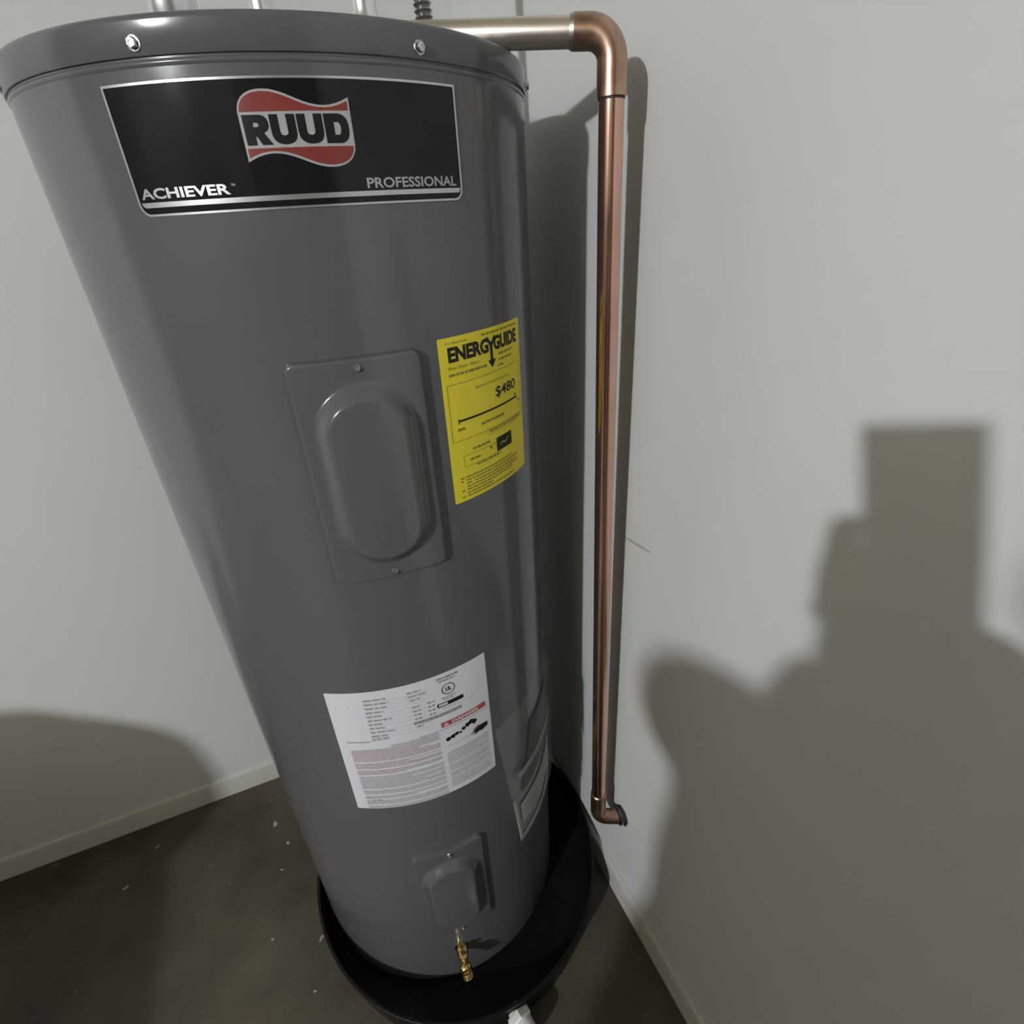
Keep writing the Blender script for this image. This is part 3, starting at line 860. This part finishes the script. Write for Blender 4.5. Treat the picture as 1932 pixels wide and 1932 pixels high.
GC = Vector((-0.55, -0.395, 0))
Fd = Vector((0.75, 0.66, 0)).normalized(); Lf = Vector((-Fd.y, Fd.x, 0)); Zv = Vector((0, 0, 1))
KS = 0.868                                                # a person about 1.62 m tall
pers = thing('person', 'person in dark shirt and jeans holding a phone up with both hands', 'person', GC)
def W(l, fw_, z): return (Lf*l + Fd*fw_ + Zv*z)*KS       # person space
def toP(v): return v - GC
ph = lambda r_, u_, b_: toP(PHC + RXv*r_ + UPv*u_ + BKv*b_)
pel = W(0, 0, 0.98)
spine = [(pel, (0.12, 0.10)), (W(0, 0.01, 1.12), (0.12, 0.095)), (W(0, 0.0, 1.28), (0.12, 0.09)), (W(0, -0.01, 1.42), (0.09, 0.07)), (W(-0.02, 0.0, 1.50), 0.056), (W(-0.05, 0.02, 1.56), 0.052)]
HL = -0.105                                               # the head leans to the right
head = [(W(-0.05, 0.02, 1.56), 0.052), (W(HL, 0.030, 1.64), 0.050)]
arms = []; sleeves = []; hands = []
for sd, elbow, wr in ((1, toP(Vector((-0.37, -0.215, 1.165))), ph(-0.078, -0.125, 0.035)), (-1, toP(Vector((-0.27, -0.205, 1.262))), ph(0.045, -0.128, 0.065))):
    sh = W(0.185*sd, -0.01, 1.435)
    arms.append([(W(0, -0.01, 1.42), (0.09, 0.07)), (sh, 0.050), (sh.lerp(elbow, 0.5), 0.048), (elbow, 0.041), (elbow.lerp(wr, 0.35), 0.040), (wr, 0.027)])
    ua = [sh.lerp(elbow, t_) for t_ in (0.12, 0.25, 0.4, 0.55, 0.7, 0.85)]
    fa = [elbow.lerp(wr, t_) for t_ in (0.1, 0.3, 0.5, 0.7)]
    sleeves.append([(sh + (sh - elbow).normalized()*0.03 - Lf*(sd*0.03), 0.050), (sh + (sh - elbow).normalized()*0.012 - Lf*(sd*0.008), 0.072), (sh, 0.079)] + list(zip(ua, (0.079, 0.076, 0.072, 0.068, 0.065, 0.063))) + [(elbow, 0.061)] + list(zip(fa, (0.060, 0.057, 0.053, 0.048))))
    sg = -sd       # +1: phone's right edge
    palm = ph(0.058*sg, -0.045 if sd == 1 else -0.100, 0.016)
    hands.append([(wr, 0.028), (wr.lerp(palm, 0.5), (0.030, 0.020)), (palm, (0.034, 0.016))])
    for k in range(4):
        uu = (0.006, -0.013, -0.031, -0.047)[k] - (0 if sd == 1 else 0.062)
        ln = (0.9, 1.0, 0.95, 0.8)[k]
        hands.append([(palm, (0.034, 0.016)), (ph(0.055*sg, uu, -0.006), 0.0095), (ph(0.043*sg, uu+0.003, -0.014), 0.0088), (ph((0.043-0.022*ln)*sg, uu+0.004, -0.0145), 0.0078)])
    hands.append([(wr.lerp(palm, 0.5), (0.030, 0.020)), (ph(0.056*sg, -0.066-0.04*(sd < 0), 0.026), 0.012), (ph(0.042*sg, -0.046-0.04*(sd < 0), 0.020), 0.0105), (ph(0.026*sg, -0.032-0.04*(sd < 0), 0.0155), 0.009)])
legs = []; trous = []
for sd in (1, -1):
    hp = W(0.095*sd, 0.0, 0.93); kn = W(0.13*sd, 0.12 if sd == 1 else 0.02, 0.50); an = W(0.12*sd, 0.0, 0.09)
    legs.append([(pel, (0.12, 0.10)), (hp, 0.09), (kn, 0.058), (kn.lerp(an, 0.4), 0.056), (an, 0.038), (W(0.125*sd, 0.06, 0.045), (0.038, 0.036)), (W(0.135*sd, 0.16, 0.034), (0.040, 0.026))])
    trous.append([(pel, (0.15, 0.125)), (hp, 0.112), (kn, 0.085), (kn.lerp(an, 0.4), 0.068), (an, 0.058)])
skin_mesh('body', [spine, head] + arms + hands + legs, M_SKIN, pers, pel)
bm = bmesh.new()
rings = []
for z_, a_, b_, f_ in ((0.80, 0.200, 0.180, 0.035), (0.815, 0.212, 0.192, 0.035), (0.90, 0.210, 0.190, 0.035), (0.98, 0.190, 0.170, 0.03), (1.05, 0.186, 0.165, 0.03), (1.12, 0.188, 0.165, 0.03),
                       (1.20, 0.186, 0.150, 0.015), (1.28, 0.182, 0.135, 0.0), (1.37, 0.184, 0.118, -0.01), (1.43, 0.176, 0.100, -0.01), (1.468, 0.140, 0.088, -0.008), (1.492, 0.090, 0.074, -0.003), (1.508, 0.066, 0.064, 0.0)):
    c_ = W(-0.02*max(0, (z_-1.43)/0.08), f_, z_)
    rings.append([bm.verts.new(c_ + Lf*(a_*math.cos(2*PI*k_/32)) + Fd*(b_*math.sin(2*PI*k_/32))) for k_ in range(32)])
for ra, rb in zip(rings[:-1], rings[1:]):
    for k_ in range(32): bm.faces.new((ra[k_], ra[(k_+1) % 32], rb[(k_+1) % 32], rb[k_]))
for slv in sleeves: tube([p_ for p_, r_ in slv], [r_ for p_, r_ in slv], n=20, bm=bm)
bmesh.ops.recalc_face_normals(bm, faces=bm.faces)
link('shirt', bm, M_SHIRT, pers)
skin_mesh('jeans', [[(W(0, 0.01, 1.08), (0.13, 0.11)), (pel, (0.15, 0.125))]] + trous, M_JEANS, pers, pel)
HC = W(HL, 0.045, 1.705)
def head_shape(grow, keep):
    bm = bmesh.new()
    bmesh.ops.create_uvsphere(bm, u_segments=40, v_segments=32, radius=1.0)
    g = lambda a, b: math.exp(-(a/b)**2)
    for v in bm.verts:
        x, y, z = v.co
        X, Y, Z = 0.074*x, 0.094*y, 0.112*z
        if Z < 0: X *= 1 - 0.28*(-Z/0.112)**1.5; Y *= 1 - 0.10*(-Z/0.112)
        if y > 0 and not grow:
            f = min(1, y*2)
            Y += f*(0.024*g(X, 0.011)*g(Z+0.022, 0.022) + 0.008*g(X, 0.02)*g(Z+0.088, 0.018) + 0.004*g(X, 0.05)*g(Z-0.028, 0.012) + 0.005*g(X, 0.022)*g(Z+0.056, 0.010))
            Y -= f*0.007*(g(X-0.031, 0.016)+g(X+0.031, 0.016))*g(Z-0.006, 0.013)
        k_ = 1 + grow
        v.co = HC + Lf*(X*k_) + Fd*(Y*k_) + Zv*(Z*k_)
    if keep:
        bmesh.ops.delete(bm, geom=[v for v in bm.verts if not keep((v.co-HC).dot(Fd), (v.co-HC).z)], context='VERTS')
    return bm
link('head', head_shape(0, None), M_SKIN, pers)
link('hair', head_shape(0.09, lambda f_, z_: z_ > 0.050 + 0.25*f_ or (f_ < -0.02 and z_ > -0.055)), M_HAIR, pers)
for sd in (1, -1):
    link('eye', orient(lathe([(0, -0.011), (0.008, -0.008), (0.011, 0), (0.008, 0.008), (0, 0.011)], n=16), HC + Lf*(0.031*sd) + Fd*0.074 + Zv*0.006, Fd), M_PORC, pers)
    link('iris', orient(lathe([(0.0056, 0.0), (0.0054, 0.0016), (0.003, 0.0024), (0, 0.0026)], n=16), HC + Lf*(0.031*sd) + Fd*0.0840 + Zv*0.006, Fd), M_HAIR, pers)
    link('ear', orient(lathe([(0, -0.006), (0.014, -0.005), (0.019, 0), (0.014, 0.005), (0.008, 0.002), (0, 0.002)], n=20, sx=1.45), HC + Lf*(0.074*sd) - Fd*0.008 - Zv*0.008, Lf*sd - Fd*0.4), M_SKIN, pers)
link('mouth', orient(lathe([(0, -0.003), (0.0055, -0.002), (0.0065, 0), (0.0055, 0.002), (0, 0.003)], n=20, sy=3.4), HC + Fd*0.0865 - Zv*0.056, Fd, xref=(0, 0, 1)), M_REDLIP, pers)
